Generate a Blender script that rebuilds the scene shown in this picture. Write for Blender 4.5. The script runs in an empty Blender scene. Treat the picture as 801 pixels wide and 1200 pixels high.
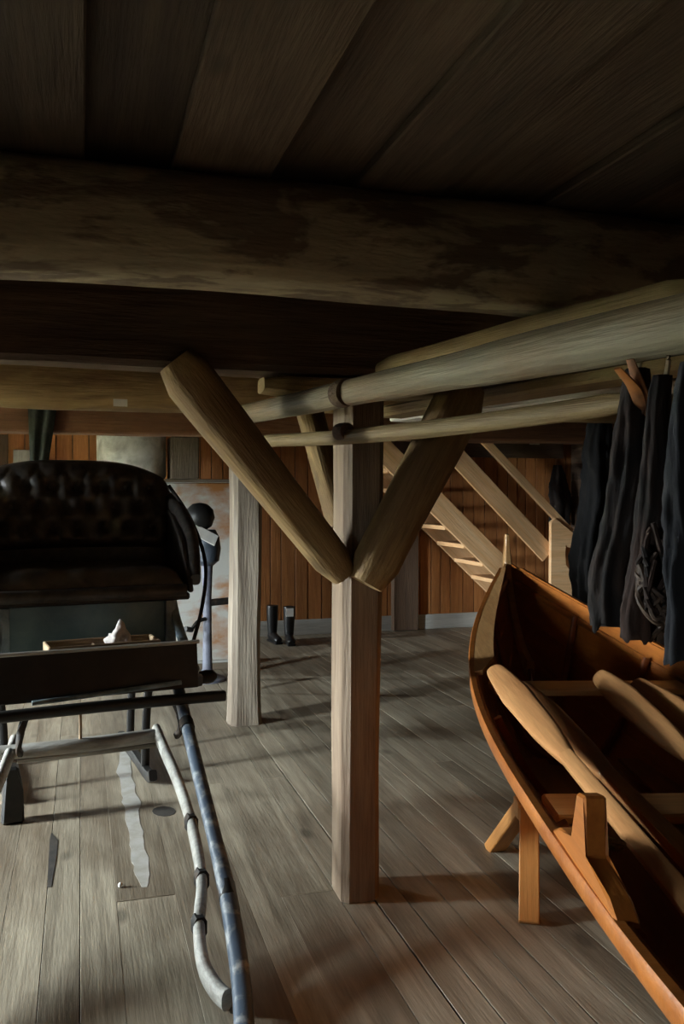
import bpy, bmesh, math, random
from mathutils import Vector, Matrix, noise
R = random.Random(7)
PI = math.pi
sc = bpy.context.scene
COL = sc.collection

# ------------------------------------------------------------------ camera, sky, daylight, exposure
F_PX, CX, HORIZON, CAM_H = 1010.0, 400.5, 580.0, 1.55
THETA = math.atan((CX - 95.0) / F_PX)          # floor boards run along +Y and vanish at x = 95
PITCH = math.atan((600.0 - HORIZON) / F_PX)
cam_data = bpy.data.cameras.new('camera')
cam = bpy.data.objects.new('camera', cam_data)
COL.objects.link(cam)
cam.location = (0, 0, CAM_H)
cam.rotation_euler = (PI / 2 - PITCH, 0, -THETA)
cam_data.sensor_width = 36.0
cam_data.lens = 36.0 * F_PX / 1200.0
cam_data.clip_start = 0.02
sc.camera = cam

world = bpy.data.worlds.new('overcast_sky')
sc.world = world
world.use_nodes = True
bg = world.node_tree.nodes['Background']
bg.inputs[0].default_value = (0.93, 0.97, 1.0, 1)
bg.inputs[1].default_value = 210.0

sc.view_settings.view_transform = 'Standard'
sc.view_settings.look = 'None'
sc.view_settings.gamma = 1.0
sc.view_settings.use_curve_mapping = False
sc.view_settings.exposure = 1.17
sc.cycles.use_denoising = True
sc.cycles.max_bounces = 8
sc.cycles.diffuse_bounces = 5
sc.cycles.caustics_reflective = False
sc.cycles.caustics_refractive = False

X0, X1, Y0, Y1, ZC = -3.4, 5.7, -1.6, 9.25, 2.30
# window openings: left wall (centre Y, width, z0, z1)
WIN = [(4.2, 0.58, 0.50, 1.75), (8.4, 0.4, 0.70, 1.70), (-0.6, 0.20, 1.00, 1.65)]  # the last is an added, unseen window for weak fill light
for i, (wy, ww, z0, z1) in enumerate(WIN):
    ld = bpy.data.lights.new('daylight_portal', 'AREA')
    ld.shape = 'RECTANGLE'
    ld.size, ld.size_y = z1 - z0, ww
    ld.cycles.is_portal = True
    lo = bpy.data.objects.new('daylight_portal', ld)
    lo.location = (X0 - 0.17, wy, (z0 + z1) / 2)
    lo.rotation_euler = (0, -PI / 2, 0)
    COL.objects.link(lo)

# ------------------------------------------------------------------ pixel helpers (direction only)
def ray(x, y):
    cx, cz = (x - CX) / F_PX, -(y - 600.0) / F_PX
    d = math.cos(PITCH) + cz * math.sin(PITCH)
    z = -math.sin(PITCH) + cz * math.cos(PITCH)
    return Vector((d * math.sin(THETA) + cx * math.cos(THETA), d * math.cos(THETA) - cx * math.sin(THETA), z))
def at_z(x, y, z=0.0):
    r = ray(x, y)
    return r * ((z - CAM_H) / r.z) + Vector((0, 0, CAM_H))
def at_y(x, y, Y):
    r = ray(x, y)
    return r * (Y / r.y) + Vector((0, 0, CAM_H))

# ------------------------------------------------------------------ materials
MATS = {}
def _mat(name):
    m = bpy.data.materials.new(name)
    m.use_nodes = True
    nt = m.node_tree
    b = nt.nodes['Principled BSDF']
    MATS[name] = m
    return m, nt, b
def _ramp(nt, stops):
    r = nt.nodes.new('ShaderNodeValToRGB')
    e = r.color_ramp.elements
    while len(e) < len(stops):
        e.new(0.5)
    for k, (p, c) in enumerate(stops):
        e[k].position = p
        e[k].color = (c[0], c[1], c[2], 1) if not isinstance(c, (int, float)) else (c, c, c, 1)
    return r
def _coords(nt, scale, seed=31.0):
    tc = nt.nodes.new('ShaderNodeTexCoord')
    oi = nt.nodes.new('ShaderNodeObjectInfo')
    mul = nt.nodes.new('ShaderNodeMath'); mul.operation = 'MULTIPLY'; mul.inputs[1].default_value = seed
    add = nt.nodes.new('ShaderNodeVectorMath'); add.operation = 'ADD'
    mp = nt.nodes.new('ShaderNodeMapping'); mp.inputs['Scale'].default_value = scale
    nt.links.new(oi.outputs['Random'], mul.inputs[0])
    nt.links.new(tc.outputs['Object'], add.inputs[0])
    nt.links.new(mul.outputs[0], add.inputs[1])
    nt.links.new(add.outputs[0], mp.inputs['Vector'])
    return mp, oi
def _noise(nt, vec, scale, detail=5, rough=0.6, dist=0.0):
    n = nt.nodes.new('ShaderNodeTexNoise')
    n.inputs['Scale'].default_value = scale
    n.inputs['Detail'].default_value = detail
    n.inputs['Roughness'].default_value = rough
    n.inputs['Distortion'].default_value = dist
    nt.links.new(vec, n.inputs['Vector'])
    return n
def _mix(nt, a, b, fac, mode='MIX'):
    m = nt.nodes.new('ShaderNodeMix'); m.data_type = 'RGBA'; m.blend_type = mode
    for s, v in ((6, a), (7, b)):
        if isinstance(v, tuple): m.inputs[s].default_value = (*v, 1)
        else: nt.links.new(v, m.inputs[s])
    if isinstance(fac, (int, float)): m.inputs[0].default_value = fac
    else: nt.links.new(fac, m.inputs[0])
    return m.outputs[2]
def wood(name, lo, hi, stain=None, stain_amt=0.5, rough=0.7, gscale=14.0, stretch=0.07, bump=0.35, spec=0.3, vary=0.35,
         knots=0.0, coat=0.0, stain_scale=2.0, fine_amt=0.35, stain_edge=0.64):
    """grain runs along the object's local X"""
    m, nt, b = _mat(name)
    mp, oi = _coords(nt, (stretch, 1, 1))
    g = _noise(nt, mp.outputs[0], gscale, 7, 0.62, 0.9)
    fine = _noise(nt, mp.outputs[0], gscale * 7, 3, 0.6)
    rp = _ramp(nt, [(0.30, lo), (0.72, hi)])
    nt.links.new(g.outputs['Fac'], rp.inputs[0])
    fr = _ramp(nt, [(0.32, 0.55), (0.55, 1.0)])
    nt.links.new(fine.outputs['Fac'], fr.inputs[0])
    c = _mix(nt, rp.outputs[0], fr.outputs[0], fine_amt, 'MULTIPLY')
    if stain:
        mp2, _ = _coords(nt, (0.35, 1, 1), 17.0)
        s = _noise(nt, mp2.outputs[0], stain_scale, 5, 0.62, 0.4)
        sr = _ramp(nt, [(0.47, 0.0), (stain_edge, 1.0)])
        nt.links.new(s.outputs['Fac'], sr.inputs[0])
        mu = nt.nodes.new('ShaderNodeMath'); mu.operation = 'MULTIPLY'; mu.inputs[1].default_value = stain_amt
        nt.links.new(sr.outputs[0], mu.inputs[0])
        c = _mix(nt, c, stain, mu.outputs[0])
    if knots:
        mp3, _ = _coords(nt, (0.45, 1, 1), 11.0)
        v = nt.nodes.new('ShaderNodeTexVoronoi'); v.inputs['Scale'].default_value = 3.2
        nt.links.new(mp3.outputs[0], v.inputs['Vector'])
        kr = _ramp(nt, [(0.05, knots), (0.11, 0.0)])
        nt.links.new(v.outputs['Distance'], kr.inputs[0])
        c = _mix(nt, c, tuple(0.25 * q for q in lo), kr.outputs[0])
    hsv = nt.nodes.new('ShaderNodeHueSaturation')
    mr = nt.nodes.new('ShaderNodeMapRange')
    mr.inputs['To Min'].default_value = 1 - vary; mr.inputs['To Max'].default_value = 1 + vary * 0.6
    nt.links.new(oi.outputs['Random'], mr.inputs['Value'])
    nt.links.new(mr.outputs[0], hsv.inputs['Value'])
    nt.links.new(c, hsv.inputs['Color'])
    nt.links.new(hsv.outputs[0], b.inputs['Base Color'])
    b.inputs['Roughness'].default_value = rough
    b.inputs['Specular IOR Level'].default_value = spec
    if coat:
        b.inputs['Coat Weight'].default_value = coat
        b.inputs['Coat Roughness'].default_value = 0.18
    bp = nt.nodes.new('ShaderNodeBump'); bp.inputs['Strength'].default_value = bump; bp.inputs['Distance'].default_value = 0.012
    ma = nt.nodes.new('ShaderNodeMath'); ma.operation = 'ADD'
    nt.links.new(g.outputs['Fac'], ma.inputs[0]); nt.links.new(fine.outputs['Fac'], ma.inputs[1])
    nt.links.new(ma.outputs[0], bp.inputs['Height'])
    nt.links.new(bp.outputs[0], b.inputs['Normal'])
    return m
def plain(name, col, col2=None, scale=8.0, rough=0.5, metal=0.0, bump=0.15, lo=0.42, hi=0.62, spec=0.4, stretch=(1, 1, 1)):
    m, nt, b = _mat(name)
    mp, oi = _coords(nt, stretch)
    n = _noise(nt, mp.outputs[0], scale, 6, 0.6, 0.3)
    rp = _ramp(nt, [(lo, col), (hi, col2 or tuple(0.7 * q for q in col))])
    nt.links.new(n.outputs['Fac'], rp.inputs[0])
    nt.links.new(rp.outputs[0], b.inputs['Base Color'])
    b.inputs['Roughness'].default_value = rough
    b.inputs['Metallic'].default_value = metal
    b.inputs['Specular IOR Level'].default_value = spec
    bp = nt.nodes.new('ShaderNodeBump'); bp.inputs['Strength'].default_value = bump; bp.inputs['Distance'].default_value = 0.01
    nt.links.new(n.outputs['Fac'], bp.inputs['Height']); nt.links.new(bp.outputs[0], b.inputs['Normal'])
    return m

wood('floor_wood', (0.17, 0.14, 0.10), (0.42, 0.365, 0.275), (0.10, 0.072, 0.046), 0.7, rough=0.5, gscale=17, stretch=0.06, bump=0.15, vary=0.16, knots=0.6, spec=0.4, stain_scale=1.3)
wood('ceiling_wood', (0.075, 0.050, 0.033), (0.18, 0.13, 0.085), (0.040, 0.026, 0.017), 0.6, rough=0.85, vary=0.45, knots=0.8)
wood('beam_wood', (0.24, 0.195, 0.125), (0.44, 0.37, 0.24), (0.11, 0.072, 0.045), 0.8, rough=0.8, gscale=6, stretch=0.22, bump=0.5, vary=0.1, knots=0.7, stain_scale=7.5, stain_edge=0.53)
wood('dark_beam_wood', (0.070, 0.042, 0.026), (0.16, 0.10, 0.060), (0.035, 0.020, 0.014), 0.6, rough=0.8, gscale=8, bump=0.6, vary=0.1, knots=0.6)
wood('log_wood', (0.19, 0.115, 0.047), (0.38, 0.255, 0.11), (0.12, 0.065, 0.03), 0.55, rough=0.65, gscale=9, stretch=0.08, bump=0.5, vary=0.12, knots=0.7, stain_scale=3.5, stain_edge=0.56)
wood('post_wood', (0.13, 0.082, 0.050), (0.36, 0.275, 0.195), (0.12, 0.062, 0.035), 0.5, rough=0.7, gscale=10, stretch=0.07, bump=0.5, vary=0.08, knots=0.6)
wood('grey_post_wood', (0.17, 0.14, 0.11), (0.40, 0.35, 0.28), (0.10, 0.06, 0.035), 0.5, rough=0.75, gscale=10, stretch=0.07, bump=0.5, vary=0.08)
wood('pole_wood', (0.18, 0.125, 0.058), (0.38, 0.29, 0.145), (0.16, 0.085, 0.035), 0.5, rough=0.6, gscale=12, stretch=0.05, bump=0.4, vary=0.15, knots=0.5, stain_scale=4)
wood('grey_pole_wood', (0.13, 0.115, 0.077), (0.29, 0.26, 0.185), (0.20, 0.10, 0.04), 0.45, rough=0.6, gscale=12, stretch=0.05, bump=0.4, vary=0.1, knots=0.5, stain_scale=4)
wood('pale_board_wood', (0.70, 0.70, 0.67), (0.86, 0.86, 0.83), None, rough=0.7, vary=0.1)
wood('wall_pine', (0.36, 0.14, 0.045), (0.58, 0.25, 0.085), (0.22, 0.075, 0.025), 0.5, rough=0.55, vary=0.2, knots=0.6)
wood('red_beam_wood', (0.13, 0.055, 0.025), (0.26, 0.12, 0.055), (0.07, 0.03, 0.016), 0.6, rough=0.75, vary=0.1)
wood('dark_wall_wood', (0.06, 0.036, 0.024), (0.13, 0.08, 0.05), rough=0.85, vary=0.3)
wood('grey_trim_wood', (0.42, 0.42, 0.40), (0.60, 0.60, 0.57), (0.25, 0.2, 0.15), 0.4, rough=0.7, vary=0.1)
wood('new_pine', (0.80, 0.44, 0.20), (0.93, 0.63, 0.36), None, rough=0.5, vary=0.08, knots=0.8, gscale=10)
wood('boat_pine', (0.36, 0.105, 0.018), (0.56, 0.19, 0.036), (0.25, 0.06, 0.012), 0.4, rough=0.33, vary=0.12, coat=0.6, spec=0.5, bump=0.12, gscale=10)
wood('boat_inside', (0.22, 0.055, 0.014), (0.36, 0.10, 0.025), (0.12, 0.03, 0.01), 0.5, rough=0.4, vary=0.1, coat=0.25, spec=0.4, bump=0.15)
wood('boat_light', (0.55, 0.27, 0.10), (0.72, 0.42, 0.18), None, rough=0.35, vary=0.1, coat=0.4, bump=0.1)
wood('trestle_pine', (0.42, 0.17, 0.04), (0.60, 0.28, 0.085), None, rough=0.5, vary=0.1, bump=0.15)
wood('oar_wood', (0.45, 0.20, 0.075), (0.66, 0.34, 0.14), (0.35, 0.13, 0.05), 0.3, rough=0.35, vary=0.08, coat=0.4, bump=0.1)
wood('grey_shaft_wood', (0.26, 0.255, 0.23), (0.50, 0.49, 0.46), (0.14, 0.12, 0.10), 0.6, rough=0.6, vary=0.08, stain_scale=8)
wood('tray_wood', (0.25, 0.17, 0.10), (0.46, 0.34, 0.22), None, rough=0.7, vary=0.1)
wood('old_box_wood', (0.09, 0.07, 0.05), (0.18, 0.14, 0.10), None, rough=0.8, vary=0.1)
plain('blue_paint', (0.055, 0.075, 0.105), (0.26, 0.27, 0.27), 14, 0.45, bump=0.3, lo=0.5, hi=0.66)
plain('teal_paint', (0.09, 0.17, 0.22), (0.15, 0.24, 0.28), 7, 0.5, lo=0.4, hi=0.7)
plain('pale_blue_paint', (0.22, 0.29, 0.34), (0.09, 0.13, 0.16), 9, 0.5)
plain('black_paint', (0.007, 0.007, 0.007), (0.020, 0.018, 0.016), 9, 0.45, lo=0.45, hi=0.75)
plain('leather', (0.022, 0.020, 0.018), (0.060, 0.050, 0.040), 26, 0.36, bump=0.35, lo=0.4, hi=0.7, spec=0.5)
plain('worn_leather', (0.030, 0.027, 0.024), (0.11, 0.09, 0.07), 7, 0.5, bump=0.3, lo=0.4, hi=0.7)
plain('iron', (0.02, 0.019, 0.018), (0.07, 0.045, 0.03), 18, 0.55, metal=0.6, lo=0.5, hi=0.7)
plain('net_dark', (0.006, 0.005, 0.005), (0.026, 0.015, 0.011), 16, 0.9, bump=0.9, lo=0.4, hi=0.62, stretch=(1, 1, 0.25))
plain('net_black', (0.004, 0.004, 0.005), (0.009, 0.008, 0.008), 16, 0.9, bump=0.9, stretch=(1, 1, 0.25))
plain('net_blue', (0.006, 0.007, 0.010), (0.016, 0.015, 0.018), 16, 0.9, bump=0.9, lo=0.4, hi=0.62, stretch=(1, 1, 0.25))
plain('net_brown', (0.038, 0.018, 0.012), (0.010, 0.007, 0.006), 14, 0.9, bump=0.9, lo=0.4, hi=0.62, stretch=(1, 1, 0.25))
plain('orange_leather', (0.33, 0.12, 0.03), (0.12, 0.05, 0.02), 12, 0.5)
plain('white_enamel', (0.40, 0.40, 0.38), (0.30, 0.13, 0.04), 3.2, 0.45, lo=0.50, hi=0.66, stretch=(1, 1, 0.6))
plain('drum_white', (0.78, 0.79, 0.75), (0.40, 0.40, 0.36), 5, 0.5)
plain('white_paper', (0.72, 0.72, 0.70), (0.62, 0.62, 0.60), 9, 0.7)
plain('dark_green_cloth', (0.022, 0.028, 0.020), (0.045, 0.05, 0.038), 12, 0.9, bump=0.4)
plain('machine_blue', (0.030, 0.040, 0.055), (0.07, 0.085, 0.11), 10, 0.4)
plain('column_blue', (0.15, 0.16, 0.21), (0.08, 0.085, 0.11), 9, 0.5)
plain('rubber', (0.010, 0.010, 0.011), (0.020, 0.020, 0.020), 12, 0.35)
plain('rag', (0.46, 0.42, 0.40), (0.30, 0.26, 0.24), 14, 0.9)
plain('rope_dark', (0.09, 0.055, 0.035), (0.04, 0.026, 0.02), 30, 0.7)
plain('rope', (0.30, 0.24, 0.15), (0.18, 0.14, 0.09), 40, 0.9)
plain('worn_sheen_grey', (0.42, 0.41, 0.39), (0.34, 0.32, 0.28), 12, 0.45)
plain('stain_dark', (0.030, 0.028, 0.026), (0.06, 0.052, 0.045), 12, 0.6)
plain('ground_earth', (0.10, 0.10, 0.06), (0.16, 0.14, 0.09), 2, 0.95)
plain('wall_outer', (0.10, 0.065, 0.042), (0.16, 0.105, 0.07), 3, 0.85)
plain('subfloor', (0.02, 0.016, 0.012), (0.03, 0.024, 0.018), 3, 0.9)
plain('glass_bead', (0.8, 0.8, 0.8), (0.7, 0.7, 0.7), 3, 0.1)
def glass():
    m, nt, b = _mat('window_glass')
    out = nt.nodes['Material Output']
    tr = nt.nodes.new('ShaderNodeBsdfTransparent'); tr.inputs[0].default_value = (0.93, 0.96, 0.95, 1)
    gl = nt.nodes.new('ShaderNodeBsdfGlossy'); gl.inputs['Roughness'].default_value = 0.05
    mx = nt.nodes.new('ShaderNodeMixShader'); mx.inputs[0].default_value = 0.06
    nt.links.new(tr.outputs[0], mx.inputs[1]); nt.links.new(gl.outputs[0], mx.inputs[2])
    nt.links.new(mx.outputs[0], out.inputs[0])
glass()

# ------------------------------------------------------------------ object helpers
def link(name, me, mat, parent=None, mtx=None, smooth=False):
    o = bpy.data.objects.new(name, me)
    COL.objects.link(o)
    if mat and not me.materials: me.materials.append(MATS[mat])
    if smooth:
        for p in me.polygons: p.use_smooth = True
    if parent: o.parent = parent
    if mtx is not None: o.matrix_basis = mtx
    return o
def obj(name, bm, mat, parent=None, mtx=None, smooth=False):
    bmesh.ops.recalc_face_normals(bm, faces=bm.faces)
    me = bpy.data.meshes.new(name)
    bm.to_mesh(me); bm.free()
    return link(name, me, mat, parent, mtx, smooth)
def tag(o, label, cat, group=None):
    o['label'] = label; o['category'] = cat
    if group: o['group'] = group
    return o
def struct(o, label=None):
    o['kind'] = 'structure'
    if label: o['label'] = label
    return o
def empty(name, loc, rz=0.0):
    o = bpy.data.objects.new(name, None)
    o.empty_display_size = 0.1
    COL.objects.link(o)
    o.location = loc; o.rotation_euler = (0, 0, rz)
    return o
def add_box(bm, c, s, rot=None):
    r = bmesh.ops.create_cube(bm, size=1.0)
    M = Matrix.Translation(c) @ (rot or Matrix.Identity(4)) @ Matrix.Diagonal((*s, 1))
    bmesh.ops.transform(bm, matrix=M, verts=r['verts'])
    return r['verts']
def bevel(bm, w, seg=1):
    bmesh.ops.bevel(bm, geom=bm.edges[:], offset=w, segments=seg, affect='EDGES', profile=0.6)
def box(name, c, s, mat, parent=None, bv=0.004, rz=0.0, rot=None, seg=1):
    """box whose object origin is its centre; the long side is turned to local X so that the grain follows it"""
    s = Vector(s)
    k = max(range(3), key=lambda i: s[i])
    perm = {0: Matrix.Identity(4), 1: Matrix.Rotation(PI / 2, 4, 'Z'), 2: Matrix.Rotation(-PI / 2, 4, 'Y')}[k]
    d = {0: (s.x, s.y, s.z), 1: (s.y, s.x, s.z), 2: (s.z, s.y, s.x)}[k]
    bm = bmesh.new()
    add_box(bm, (0, 0, 0), d)
    if bv: bevel(bm, min(bv, min(d) * 0.45), seg)
    M = Matrix.Translation(c) @ (rot or Matrix.Rotation(rz, 4, 'Z')) @ perm
    return obj(name, bm, mat, parent, M)
def frame(p0, p1, roll=0.0):
    x = (p1 - p0).normalized()
    up = Vector((0, 0, 1)) if abs(x.z) < 0.95 else Vector((0, 1, 0))
    y = up.cross(x).normalized()
    z = x.cross(y)
    M = Matrix((x, y, z)).transposed().to_4x4()
    return Matrix.Translation(p0) @ M @ Matrix.Rotation(roll, 4, 'X')
def ring_pts(a, b, n, ex):
    out = []
    for i in range(n):
        t = 2 * PI * (i + 0.5) / n
        c, s = math.cos(t), math.sin(t)
        out.append((math.copysign(abs(c) ** (2 / ex), c) * a, math.copysign(abs(s) ** (2 / ex), s) * b))
    return out
def ring_rect(a, b, n, c):
    c = min(c, a * 0.4, b * 0.4)
    k = max(1, (n - 4) // 4)
    out = []
    cor = [((a, -b + c), (a, b - c)), ((a - c, b), (-a + c, b)), ((-a, b - c), (-a, -b + c)), ((-a + c, -b), (a - c, -b))]
    for p, q in cor:
        for i in range(k + 1): out.append((p[0] + (q[0] - p[0]) * i / k, p[1] + (q[1] - p[1]) * i / k))
    return out
def timber(name, p0, p1, w, h, mat, parent=None, ex=6, n=20, wob=0.006, bow=0.0, bow_y=0.0, taper=1.0, seg=None, roll=0.0, seed=0, nscale=3.0, lumps=0.0, prof=None, smooth=True, ends=0.0, chamfer=0.012):
    """a hewn or round timber from p0 to p1: w across, h up (half sizes doubled), grain along local X"""
    p0, p1 = Vector(p0), Vector(p1)
    L = (p1 - p0).length
    seg = seg or max(3, int(L / 0.08))
    bm = bmesh.new()
    rings = []
    for k in range(seg + 1):
        u = k / seg
        tp = 1 + (taper - 1) * u
        pa, pb = (prof(u) if prof else (1, 1))
        e = 1.0
        if ends and (u * L < ends): e = 0.72 + 0.28 * math.sqrt(max(0, u * L / ends))
        if ends and ((1 - u) * L < ends): e = 0.72 + 0.28 * math.sqrt(max(0, (1 - u) * L / ends))
        rg = []
        A_, B_ = w / 2 * tp * pa * e, h / 2 * tp * pb * e
        for (y, z) in (ring_rect(A_, B_, n, chamfer) if ex >= 5 else ring_pts(A_, B_, n, ex)):
            q = Vector((u * L * 1.0, y * 6, z * 6)) * nscale + Vector((seed * 7.3, seed * 3.1, 0))
            d = noise.noise(q * 0.35) * wob * 1.6 + noise.noise(q) * wob
            if lumps: d += max(0, noise.noise(q * 0.55 + Vector((3, 9, 1))) - 0.25) * lumps
            f = 1 + d / max(0.01, math.hypot(y, z))
            rg.append(bm.verts.new((u * L, y * f + bow_y * math.sin(PI * u), z * f + bow * math.sin(PI * u))))
        rings.append(rg)
    n = len(rings[0])
    for a, b in zip(rings, rings[1:]):
        for i in range(n):
            bm.faces.new((a[i], a[(i + 1) % n], b[(i + 1) % n], b[i]))
    bm.faces.new(rings[0][::-1]); bm.faces.new(rings[-1])
    o = obj(name, bm, mat, parent, frame(p0, p1, roll), smooth)
    if smooth:
        me = o.data
        for p in me.polygons:
            if len(p.vertices) > 4: p.use_smooth = False
        for ed in me.edges: pass
        try: me.set_sharp_from_angle(angle=math.radians(30))
        except Exception: pass
    return o
def sweep_bm(bm, pts, size, n=10, ex=2.0, up=Vector((0, 0, 1)), cap=True, smooth_pts=6):
    """sweep a section (a, b) or a list of sections along a Catmull-Rom path"""
    pts = [Vector(p) for p in pts]
    sz = size if isinstance(size, list) else [size] * len(pts)
    P, S = [], []
    for i in range(len(pts) - 1):
        a, b, c, d = pts[max(0, i - 1)], pts[i], pts[i + 1], pts[min(len(pts) - 1, i + 2)]
        for k in range(smooth_pts):
            t = k / smooth_pts
            P.append(0.5 * ((2 * b) + (c - a) * t + (2 * a - 5 * b + 4 * c - d) * t * t + (3 * b - a - 3 * c + d) * t ** 3))
            S.append((sz[i][0] * (1 - t) + sz[i + 1][0] * t, sz[i][1] * (1 - t) + sz[i + 1][1] * t))
    P.append(pts[-1]); S.append(sz[-1])
    rings = []
    for k, p in enumerate(P):
        x = (P[min(len(P) - 1, k + 1)] - P[max(0, k - 1)]).normalized()
        y = up.cross(x)
        if y.length < 1e-3: y = Vector((1, 0, 0)).cross(x)
        y.normalize(); z = x.cross(y)
        rings.append([bm.verts.new(p + y * u + z * v) for u, v in ring_pts(S[k][0], S[k][1], n, ex)])
    for a, b in zip(rings, rings[1:]):
        for i in range(n):
            bm.faces.new((a[i], a[(i + 1) % n], b[(i + 1) % n], b[i]))
    if cap:
        bm.faces.new(rings[0][::-1]); bm.faces.new(rings[-1])
def sweep(name, pts, size, mat, parent=None, n=10, ex=2.0, up=Vector((0, 0, 1)), smooth_pts=6, mtx=None):
    bm = bmesh.new()
    sweep_bm(bm, pts, size, n, ex, up, True, smooth_pts)
    o = obj(name, bm, mat, parent, mtx, True)
    try: o.data.set_sharp_from_angle(angle=math.radians(45))
    except Exception: pass
    return o
def lathe(name, prof, mat, parent=None, n=28, mtx=None):
    bm = bmesh.new()
    rings = [[bm.verts.new((r * math.cos(2 * PI * i / n), r * math.sin(2 * PI * i / n), z)) for i in range(n)] for r, z in prof]
    for a, b in zip(rings, rings[1:]):
        for i in range(n): bm.faces.new((a[i], a[(i + 1) % n], b[(i + 1) % n], b[i]))
    bm.faces.new(rings[0][::-1]); bm.faces.new(rings[-1])
    o = obj(name, bm, mat, parent, mtx, True)
    try: o.data.set_sharp_from_angle(angle=math.radians(40))
    except Exception: pass
    return o
def prism(name, poly, thick, mat, parent=None, mtx=None, bv=0.004):
    """polygon in local XZ extruded along local Y"""
    bm = bmesh.new()
    a = [bm.verts.new((x, -thick / 2, z)) for x, z in poly]
    b = [bm.verts.new((x, thick / 2, z)) for x, z in poly]
    bm.faces.new(a); bm.faces.new(b[::-1])
    n = len(poly)
    for i in range(n): bm.faces.new((a[i], b[i], b[(i + 1) % n], a[(i + 1) % n]))
    if bv: bevel(bm, bv)
    return obj(name, bm, mat, parent, mtx)

# ------------------------------------------------------------------ the room
bm = bmesh.new(); add_box(bm, (0, 0, -0.6), (80, 80, 0.02))
struct(obj('ground', bm, 'ground_earth'), 'bare earth and grass around the building')

# floor: a slab with every board a piece of its own
bm = bmesh.new(); add_box(bm, ((X0 + X1) / 2, (Y0 + Y1) / 2, -0.09), (X1 - X0 + 0.3, Y1 - Y0 + 0.3, 0.1))
floor = struct(obj('floor', bm, 'subfloor'), 'worn grey wooden plank floor')
seams = [0.12, 0.34, 0.48, 0.60, 0.73, 0.94]
x = 0.94
while x < X1 - 0.1: x += R.uniform(0.11, 0.16); seams.append(min(x, X1))
x = 0.12
while x > X0 + 0.1: x -= R.uniform(0.11, 0.16); seams.insert(0, max(x, X0))
ends_at = {(0.12, 0.34): 3.36, (0.73, 0.94): 3.22}
bcache = {}
def board(name, L, w, t, mat, parent, M, bv=0.0018):
    key = (round(L, 2), round(w, 2), round(t, 3), mat, bv)
    if key not in bcache:
        bm = bmesh.new(); add_box(bm, (0, 0, 0), (key[0], key[1], t)); bevel(bm, bv)
        me = bpy.data.meshes.new(name); bm.to_mesh(me); bm.free(); me.materials.append(MATS[mat]); bcache[key] = me
    return link(name, bcache[key], mat, parent, M)
RZ90 = Matrix.Rotation(PI / 2, 4, 'Z')
for a, b in zip(seams, seams[1:]):
    cut = ends_at.get((a, b), R.choice([1.0, 4.6, 5.8, 5.8, 7.1]))
    for ya, yb in ((Y0, cut - 0.003), (cut + 0.003, Y1)):
        dz = R.uniform(-0.0006, 0.0006)
        board('floor_board', yb - ya, b - a - 0.003, 0.04, 'floor_wood', floor,
              Matrix.Translation(((a + b) / 2, (ya + yb) / 2, -0.02 + dz)) @ RZ90 @ Matrix.Rotation(R.uniform(-0.002, 0.002), 4, 'X'), 0.0008)

# ceiling boards, alternately lapped
bm = bmesh.new(); add_box(bm, ((X0 + X1) / 2, (Y0 + Y1) / 2, 2.42), (X1 - X0 + 0.3, Y1 - Y0 + 0.3, 0.08))
ceiling = struct(obj('ceiling', bm, 'subfloor'), 'dark rough sawn plank ceiling')
cs = [0.0, 0.22, 0.42, 0.66, 0.85, 1.17, 1.36, 1.62]
while cs[-1] < X1 - 0.12: cs.append(min(X1, cs[-1] + R.uniform(0.19, 0.27)))
while cs[0] > X0 + 0.12: cs.insert(0, max(X0, cs[0] - R.uniform(0.19, 0.27)))
for k, (a, b) in enumerate(zip(cs, cs[1:])):
    lap = 0.03 if k % 2 else 0.0
    z = ZC + (0.0 if k % 2 else 0.026) + 0.014
    board('ceiling_board', Y1 - Y0, b - a + lap - 0.004, 0.026, 'ceiling_wood', ceiling,
          Matrix.Translation(((a + b) / 2, (Y0 + Y1) / 2, z)) @ RZ90 @ Matrix.Rotation(R.uniform(-0.012, 0.012), 4, 'X'), 0.004)

# back wall: shell + vertical pine boards + grey baseboard
bm = bmesh.new(); add_box(bm, ((X0 + X1) / 2, Y1 + 0.12, 1.2), (X1 - X0 + 0.3, 0.16, 2.6))
wall_back = struct(obj('wall_back', bm, 'wall_outer'), 'orange pine plank wall at the back')
RYV = Matrix.Rotation(-PI / 2, 4, 'Y')
x = X0
while x < X1 - 0.05:
    w = R.choice([0.12, 0.14, 0.16])
    board('wall_board', 2.30, w - 0.006, 0.03, 'wall_pine', wall_back, Matrix.Translation((x + w / 2, Y1 + 0.02 + R.uniform(-0.003, 0.003), 1.15)) @ RYV @ Matrix.Rotation(PI / 2, 4, 'X'))
    x += w
bb = struct(box('baseboard_back', ((X0 + X1) / 2, Y1 - 0.012, 0.085), (X1 - X0, 0.028, 0.17), 'grey_trim_wood'), 'pale grey baseboard along the back wall')

# right wall and near wall
bm = bmesh.new(); add_box(bm, (X1 + 0.12, (Y0 + Y1) / 2, 1.2), (0.16, Y1 - Y0 + 0.3, 2.6))
wall_right = struct(obj('wall_right', bm, 'wall_outer'), 'dark horizontal plank wall')
for k in range(12):
    board('wall_board', Y1 - Y0, 0.188, 0.03, 'dark_wall_wood', wall_right, Matrix.Translation((X1 + 0.025, (Y0 + Y1) / 2, 0.1 + 0.192 * k)) @ RZ90 @ Matrix.Rotation(PI / 2, 4, 'X'))
bm = bmesh.new(); add_box(bm, ((X0 + X1) / 2, Y0 - 0.1, 1.2), (X1 - X0 + 0.3, 0.16, 2.6))
struct(obj('wall_front', bm, 'wall_outer'), 'dark wall opposite the back wall')
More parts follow.
